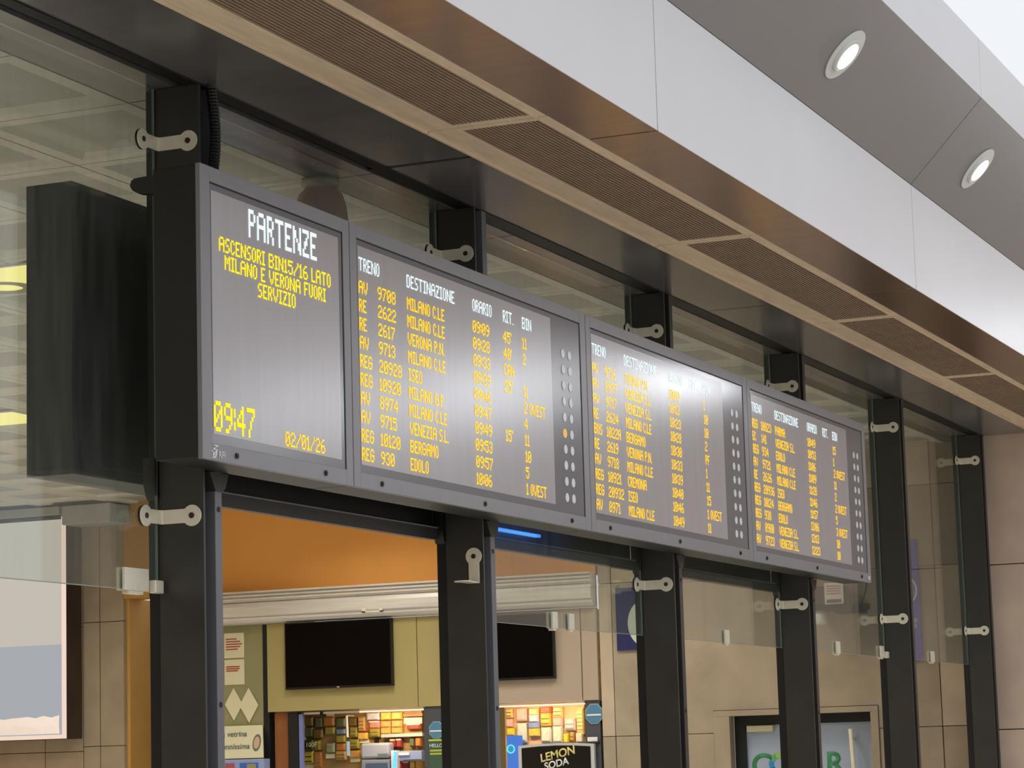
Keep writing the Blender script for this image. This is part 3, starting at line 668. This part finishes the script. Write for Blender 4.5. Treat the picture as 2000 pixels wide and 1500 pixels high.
packs = [  # region under the wide board, then the region by the soda stand
 (595, 1400, 613, 1418, (120, 96, 50), 'top of the first hanging row'), (595, 1420, 613, 1440, (96, 104, 80), 'under the first row olive brown one'),
 (616, 1401, 631, 1420, (96, 104, 80), 'second along the hanging row'), (632, 1400, 655, 1418, (176, 116, 60), 'below the tag on the rail'), (635, 1420, 655, 1434, (150, 140, 60), 'beneath the orange brown one'),
 (612, 1424, 632, 1442, (120, 96, 50), 'beside the mustard one'), (657, 1402, 676, 1420, (96, 104, 80), 'left of the white tube'), (657, 1424, 676, 1434, (120, 140, 190), 'left of the white tube, below'),
 (657, 1436, 676, 1450, (150, 140, 60), 'left of the white tube, lower'), (682, 1402, 698, 1418, (120, 96, 50), 'right of the white tube'), (684, 1420, 699, 1440, (150, 140, 60), 'right of the white tube, below'),
 (683, 1444, 702, 1462, (150, 140, 60), 'over the long card'), (657, 1452, 676, 1466, (176, 116, 60), 'by the foot of the white tube'), (638, 1451, 655, 1470, (150, 160, 130), 'with pale ruled lines'),
 (612, 1446, 626, 1465, (150, 140, 60), 'beside the dark 100F one'), (614, 1468, 630, 1500, (176, 116, 60), 'tall, beside the ruled yellow stack'), (595, 1466, 614, 1492, (196, 180, 60), 'with dark ruled lines, below the 100F one'),
 (656, 1467, 678, 1484, (190, 150, 90), 'below the orange brown one'), (682, 1466, 703, 1480, (200, 150, 80), 'above the cream card'), 
 (716, 1392, 742, 1406, (196, 190, 200), 'right under the lit strip'), (744, 1391, 764, 1406, (216, 176, 80), 'next under the lit strip'), (765, 1391, 786, 1405, (216, 176, 80), 'third under the lit strip'),
 (722, 1408, 743, 1422, (206, 130, 120), 'below the lilac one'), (722, 1423, 743, 1440, (150, 140, 60), 'low, by the red tag'), (744, 1408, 764, 1420, (190, 150, 90), 'in the wavy row'), (765, 1407, 786, 1420, (190, 150, 90), 'in the wavy row end'),
 (744, 1421, 764, 1433, (200, 150, 80), 'under the wavy row'), (765, 1421, 786, 1432, (200, 150, 80), 'under the wavy row end'), (699, 1431, 719, 1444, (216, 176, 80), 'over the cream price card'), (700, 1400, 714, 1428, (190, 150, 90), 'tall, near the strip end'),
 (763, 1443, 774, 1460, (150, 60, 56), 'first of the red pair'), (775, 1442, 786, 1460, (150, 60, 56), 'second of the red pair'), (801, 1441, 811, 1458, (96, 104, 80), 'beside the grey post'), (812, 1440, 824, 1458, (176, 116, 60), 'touching the grey post'),
 (778, 1488, 787, 1500, (214, 90, 70), 'first in the bottom row'), (788, 1487, 800, 1500, (150, 60, 56), 'second in the bottom row'), (801, 1486, 812, 1500, (216, 176, 80), 'third in the bottom row'), (813, 1485, 824, 1500, (200, 150, 80), 'last in the bottom row'),
 (796, 1414, 824, 1424, (150, 60, 56), 'long one on the bright shelf'),
 (989, 1384, 1002, 1402, (226, 200, 130), 'beside the column edge'), (989, 1404, 1002, 1420, (214, 170, 160), 'below the straw one'), (990, 1422, 1006, 1436, (210, 196, 60), 'above the blue lit case'),
 (1008, 1382, 1030, 1408, (214, 170, 160), 'broad, hanging below the strip'), (1033, 1384, 1053, 1396, (226, 200, 130), 'first of the straw row'), (1033, 1396, 1053, 1410, (196, 190, 200), 'under the first straw one'),
 (1055, 1381, 1078, 1392, (214, 90, 70), 'bright top of the yellow sheet'), (1056, 1392, 1077, 1418, (216, 176, 80), 'with a printed grid'), (1080, 1381, 1100, 1401, (226, 200, 130), 'right of the red one'), (1080, 1402, 1100, 1418, (214, 170, 160), 'over the mint bag'),
 (1103, 1404, 1125, 1427, (196, 190, 200), 'like a card with ruled lines'), (1126, 1382, 1142, 1434, (226, 200, 130), 'long list hanging next to the post'),
 (1010, 1413, 1030, 1450, (190, 200, 190), 'clear tub'), (1032, 1411, 1055, 1422, (120, 140, 190), 'over the yellow round one'), (1033, 1423, 1055, 1438, (216, 176, 80), 'round one'), (1057, 1421, 1078, 1450, (190, 200, 190), 'white topped bags'),
 (1080, 1419, 1100, 1451, (190, 200, 190), 'upright bag'), (1101, 1434, 1112, 1451, (210, 196, 60), 'stubby bottle'), (1114, 1430, 1123, 1450, (190, 150, 90), 'small figure shaped'), (1125, 1432, 1140, 1450, (190, 200, 190), 'low, by the tray')]
for (x0, y0, x1, y1, c, where) in packs:
    ln = None
    if 'ruled' in where or 'list' in where: ln = (60, 60, 40) if c == (196, 180, 60) else (150, 140, 120)
    elif (y1-y0) > 15 and c in ((150, 140, 60), (190, 150, 90), (216, 176, 80), (226, 200, 130)): ln = (120, 100, 50)
    pack(x0, y0, x1, y1, c, label=CN[c] + ' snack packet ' + where, lines=ln, cap=(226, 220, 200) if c in ((150, 60, 56), (206, 130, 120)) else None, X=14.46+.004*(len(where) % 3))
t = pack(595, 1445, 613, 1465, (60, 70, 50), label='black green snack packet printed 100F', X=14.42)
a = onX(597, 1459, 14.38); text('lettering', '100F', 'paper', t, (14.375, a.y, a.z), (0, -1, 0), (0, 0, 1), .045, .003, .01)
# price cards, shelves, tubes, machines
def slab_px(name, X, d, x0, y0, x1, y1, m, label, cat, grp=None):
    a = onX(x0, y0, X); b = onX(x1, y1, X)
    return tag(MB().box(X, X+d, a.y, b.y, a.z, b.z).build(name, m, None, .002), label, cat, grp)
slab_px('price_card', 14.474, .02, 697, 1445, 720, 1451, 'paper', 'cream price card under the golden packet', 'card', 'price cards')
slab_px('price_card', 14.474, .02, 684, 1481, 703, 1488, 'paper', 'cream price card under the amber packet', 'card', 'price cards')
slab_px('price_card', 14.474, .02, 636, 1472, 654, 1481, 'paper', 'cream price card under the sage packet', 'card', 'price cards')
slab_px('price_card', 14.474, .02, 594, 1493, 614, 1500, 'paper', 'cream price card under the yellow ruled packet', 'card', 'price cards')
slab_px('price_card', 14.474, .02, 788, 1402, 824, 1413, mat('lit_card', (250, 224, 180), .5), 'bright cream backing card on the lit shelf', 'card', 'price cards')
slab_px('price_tag', 14.474, .02, 637, 1394, 651, 1400, 'paper', 'small pale tag clipped on the rail', 'tag')
slab_px('price_tag', 14.474, .02, 712, 1421, 721, 1429, 'redink', 'small red tag beside the hook', 'tag')
slab_px('price_tag', 14.474, .02, 731, 1442, 739, 1453, 'black', 'small black tag on the coffee machine', 'tag')
slab_px('display_shelf', 14.42, .07, 744, 1434, 825, 1438, 'greypanel', 'pale shelf under the wavy packets', 'shelf', 'shop shelves')
slab_px('display_shelf', 14.42, .07, 787, 1400, 825, 1393, 'wood', 'brown shelf edge below the lit strip', 'shelf', 'shop shelves')
slab_px('display_shelf', 14.43, .06, 775, 1484, 825, 1486, 'greypanel', 'pale shelf over the bottom row of packets', 'shelf', 'shop shelves')
slab_px('packet_rack', 14.492, .03, 594, 1385, 826, 1500, mat('display_back', (150, 120, 70), .6, noise=.15, scale=6), 'brown back panel of the packet display', 'rack', 'packet racks')
slab_px('packet_rack', 14.492, .03, 985, 1370, 1145, 1500, mat('display_back_b', (206, 170, 130), .6, noise=.1, scale=6), 'warm beige back panel behind the soda stand packets', 'rack', 'packet racks')
slab_px('roll_cabinet', 14.40, .09, 572, 1400, 591, 1446, mat('offwhite', (206, 204, 190), .5), 'off white tall roll at the display case end', 'roll')
slab_px('steel_bin', 14.40, .09, 573, 1449, 590, 1492, 'greypanel', 'grey bin below the off white roll', 'bin')
t = thing('light_tube', (14.3, 6.4, 1.6), 'slim white tube with a pale blue foot hanging among the packets', 'tube')
a = onX(677, 1398, 14.34); b = onX(679, 1440, 14.34); c2 = onX(680, 1476, 14.34)
MB().tube([a, b], .012).build('tube', 'white', t, smooth=True); MB().box(14.34, 14.494, a.y-.006, a.y+.006, a.z-.006, a.z+.006).build('hook', 'shutter', t); MB().tube([b+Vector((0, 0, -.04)), c2], .02).build('foot', mat('foot_blue', (150, 190, 226), .4), t, smooth=True)
t = thing('coffee_machine', (14.3, 6.2, 1.2), 'lavender grey machine below the packet display', 'machine')
a = onX(704, 1452, 14.30); b = onX(760, 1480, 14.30); c2 = onX(762, 1500, 14.30)
MB().box(14.30, 14.42, a.y, b.y, a.z, b.z).build('hood', mat('machine_grey', (156, 164, 186), .4), t, .02)
MB().box(14.31, 14.42, a.y, b.y, b.z-.012, 0).build('body', mat('machine_grey_b', (130, 138, 156), .4), t, .01)
a2 = onX(714, 1491, 14.30); b2 = onX(756, 1500, 14.30); MB().box(14.298, 14.312, a2.y, b2.y, a2.z, 1.3).build('screen', mat('machine_screen', (70, 90, 120), .2), t)
e1 = onX(738, 1472, 14.298); e2 = onX(758, 1476, 14.298); MB().box(14.296, 14.301, e1.y, e2.y, e1.z, e2.z).build('badge', 'greyink', t)
t = thing('neon_case', (14.3, 5.95, 1.2), 'case with a cyan neon tube and pale blue front', 'display case')
a = onX(763, 1466, 14.28); b = onX(776, 1500, 14.28); MB().box(14.28, 14.34, a.y, b.y, a.z, 1.3).build('frame', mat('case_pale', (206, 206, 232), .4), t, .004)
MB().tube([onX(772, 1468, 14.26), onX(769, 1500, 14.26)], .012).build('neon_tube', 'cyan', t, smooth=True)
a = onX(776, 1467, 14.33); b = onX(824, 1483, 14.33); MB().box(14.33, 14.40, a.y, b.y, a.z, b.z).build('drawer_front', mat('case_blue', (140, 156, 206), .4), t, .004)
MB().box(14.315, 14.33, onX(800, 1470, 14.33).y, onX(780, 1470, 14.33).y, onX(790, 1475, 14.33).z, onX(790, 1470, 14.33).z).build('handle', 'white', t)
t = thing('vending_case', (14.2, 4.9, 1.2), 'blue lit vending case left of the soda stand', 'vending case')
a = onX(989, 1437, 14.22); b = onX(1008, 1500, 14.22); MB().box(14.22, 14.4, a.y, b.y, a.z, 1.2).build('body', 'bluelit', t, .005)
c3 = onX(998, 1463, 14.21); MB().ring(c3, (-1, 0, 0), .03, .042, .006).build('ring', 'cyan', t); MB().cyl(c3, (-1, 0, 0), .028, .004, 24).build('disc', mat('disc_blue', (60, 150, 200), .3), t)
# soda stand
t = thing('soda_display', (14.0, 4.4, 0), 'black soda stand with pale frame lettered LEMON SODA', 'display stand')
a = onX(1012, 1457, 13.95); b = onX(1160, 1455, 13.95); top = [(0, 0), (.25, .012), (.5, .016), (.75, .012), (1, 0)]
def arc(X, y0, y1, z, lo): return [(X, y0+(y1-y0)*u, z+v) for u, v in top] + [(X, y1, lo), (X, y0, lo)]
MB().prism(arc(13.95, a.y, b.y, a.z, .9), (.04, 0, 0)).build('frame', mat('stand_frame', (214, 216, 220), .35, metal=.3), t)
MB().prism(arc(13.945, a.y-.035, b.y+.035, a.z-.022, .92), (.006, 0, 0)).build('board', mat('stand_black', (22, 20, 22), .25), t)
def px(x, y): return onX(x, y, 13.942)
d1 = (px(1116, 1472)-px(1058, 1487)).normalized()
text('lettering', 'LEMON', 'bluesign', t, px(1056, 1489), d1, (0, .08, 1), .074, .003, .02); t.children[-1].data.materials[0] = mat('lemon_gold', (226, 210, 130), .5)
text('lettering', 'SODA', 'white', t, px(1064, 1504), d1, (0, .08, 1), .064, .003, .02)
t = thing('serving_tray', (14.1, 4.02, 1.88), 'dark round edged tray holding a white packet by the stone pier', 'tray')
a = onX(1128, 1449, 14.0); b = onX(1171, 1453, 14.0); MB().box(13.992, 14.018, a.y, b.y, a.z-.02, a.z).build('tray', 'tvframe', t, .008)
a = onX(1144, 1440, 13.96); b = onX(1164, 1448, 13.96); tag(MB().box(13.994, 14.016, a.y, b.y, b.z, a.z).build('white_packet', 'white', None, .006), 'white packet lying on the dark tray', 'packet')

# ================================================================== SIGNS AND FITTINGS ON THE STONE WALL
t = thing('wall_sign', (13.98, 3.55, 2.62), 'navy wall sign with a large pale disc, beside the lower bracket', 'sign')
MB().box(13.975, 13.998, 3.30, 3.748, 2.62, 3.19).build('plate', 'navysign', t, .002)
MB().prism([(13.972, 3.44+.195*math.cos(u), 2.86+.225*math.sin(u)) for u in [2*math.pi*i/32 for i in range(32)]], (.003, 0, 0)).build('disc', mat('pale_disc', (196, 204, 190), .5), t)
t = thing('wall_sign', (13.98, 1.0, 2.41), 'tall blue wall sign with white marks beyond the fifth column', 'sign')
MB().box(13.975, 13.998, .902, 1.21, 2.417, 3.47).build('plate', 'bluesign', t, .002)
MB().ring((13.975, 1.06, 3.03), (-1, 0, 0), .125, .14, .003).build('ring_mark', 'white', t)
MB().cyl((13.975, .955, 2.765), (-1, 0, 0), .022, .003, 16).box(13.972, 13.975, .94, .965, 2.70, 2.735).build('small_mark', mat('pale_mark', (150, 190, 220), .5), t)
# wall camera / fan unit with a notice
t = thing('wall_unit', (13.8, 1.6, 2.75), 'dark wall bracket unit with a pale cylinder under it, partly behind glass', 'wall unit')
MB().box(13.72, 13.99, 1.36, 1.86, 2.88, 2.93).build('arm', 'black', t, .006)
MB().box(13.78, 13.99, 1.55, 1.88, 2.93, 3.10).build('housing', mat('unit_dark', (70, 76, 78), .4), t, .01)
MB().box(13.72, 13.9, 1.355, 1.60, 2.845, 2.885).build('bar', 'black', t, .004)
MB().lathe([(0, 0), (.055, 0), (.058, .02), (.06, .13), (0, .13)], (13.8, 1.755, 2.762), 20).build('lens_cup', 'white', t, smooth=True)
t2 = thing('notice', (13.76, 1.6, 2.92), 'white notice with faded red lines hanging on the wall unit', 'notice')
MB().box(13.765, 13.772, 1.53, 1.70, 2.915, 3.12).build('sheet', 'white', t2); k = MB()
for i in range(4): k.box(13.763, 13.766, 1.55, 1.68, 3.02+i*.022, 3.03+i*.022)
k.build('printed_lines', mat('faded_red', (206, 130, 126), .6), t2); MB().box(13.763, 13.766, 1.55, 1.68, 2.945, 2.975).build('grey_band', 'greyink', t2)
tag(MB().tube([(13.9, 1.36+.0*u, 2.9) if False else (13.92, 1.42-.07*math.sin(u), 2.9+.3*u/1.6) for u in [.1*i for i in range(17)]], .006).build('loose_cable', 'black'), 'loose dark cable curving up from the wall unit', 'cable')
# door
dr = struct(MB().box(14.16, 14.2, 1.40, 2.62, 0, 1.91).build('door_1', 'doorface'))
MB().box(14.12, 14.2, 1.40, 2.70, 1.905, 1.99).box(14.12, 14.2, 2.60, 2.70, 0, 1.905).build('door_frame', 'black', dr)
MB().box(14.10, 14.16, 2.335, 2.58, 1.845, 1.90).build('closer', mat('closer_cream', (206, 196, 160), .5), dr, .004)
h = MB().tube([(14.06, 1.605, 1.845), (14.06, 1.585, 1.3)], .02, 14); h.tube([(14.06, 1.60, 1.755), (14.16, 1.60, 1.755)], .012); h.build('pull_handle', 'steelbright', dr, smooth=True)
def dtext(s, y, m):
    return text('lettering', s, 'bluesign', dr, (14.158, y, 1.455), (0, -1, 0), (0, 0, 1), .195, .002, .02)
o = dtext('C', 2.565, 0); o.data.materials[0] = mat('sign_green', (62, 140, 88), .5)
o = dtext('R', 1.875, 0); o.data.materials[0] = mat('sign_green_b', (66, 148, 100), .5)
ringc = [(150, 196, 70), (90, 170, 110), (40, 140, 190), (50, 100, 190), (60, 70, 170), (200, 90, 130), (226, 140, 60), (220, 190, 60)]
for i, c in enumerate(ringc):
    a0 = math.pi/2+math.pi*2*i/8-math.pi/8; pl = []
    for j in range(6): a = a0+math.pi/4*j/5; pl.append((14.156, 2.305-.095*math.cos(a), 1.555+.098*math.sin(a)))
    for j in range(5, -1, -1): a = a0+math.pi/4*j/5; pl.append((14.156, 2.305-.05*math.cos(a), 1.555+.052*math.sin(a)))
    MB().prism(pl, (.003, 0, 0)).build('ring_segment', mat('ring_%d' % i, c, .5), dr)

# ================================================================== LEFT SIDE
t = thing('poster_lightbox', (13.7, 10.0, 1.98), 'large backlit poster box in a dark bronze frame with crumpled pale paper', 'lightbox')
MB().box(13.70, 13.975, 9.495, 11.2, 1.985, 4.20).build('casing', 'darkbronze', t, .004)
fb = MB().box(13.685, 13.70, 9.50, 11.2, 1.99, 2.03).box(13.685, 13.70, 9.50, 9.545, 1.99, 4.20).build('rim', 'poster_edge', t)
MB().box(13.692, 13.70, 9.545, 11.2, 2.92, 4.17).build('upper_poster', 'poster_lit', t)
MB().box(13.690, 13.70, 9.545, 11.2, 2.03, 2.92).build('lower_sheet', 'poster_low', t)
cr = MB(); n = 16; vs = []
for i in range(n+1):
    y = 9.57+1.5*i/n; vs += [(13.684-.004*random.random(), y, 2.04), (13.672-.012*random.random(), y, 2.10+.04*random.random()), (13.682-.006*random.random(), y, 2.19+.05*random.random())]
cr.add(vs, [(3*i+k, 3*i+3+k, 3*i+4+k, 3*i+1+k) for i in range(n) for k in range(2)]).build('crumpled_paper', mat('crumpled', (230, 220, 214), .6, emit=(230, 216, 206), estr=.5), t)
t = thing('air_unit', (13.7, 9.2, 4.1), 'pale grey box unit on the wall above the stone pier', 'air unit')
MB().box(13.6, 13.98, 8.93, 9.485, 4.10, 4.29).build('body', 'greypanel', t, .01)
tag(MB().box(13.6, 13.98, 9.52, 11.2, 4.215, 4.29).build('pelmet', 'greypanel'), 'pale grey pelmet above the backlit poster box', 'pelmet')
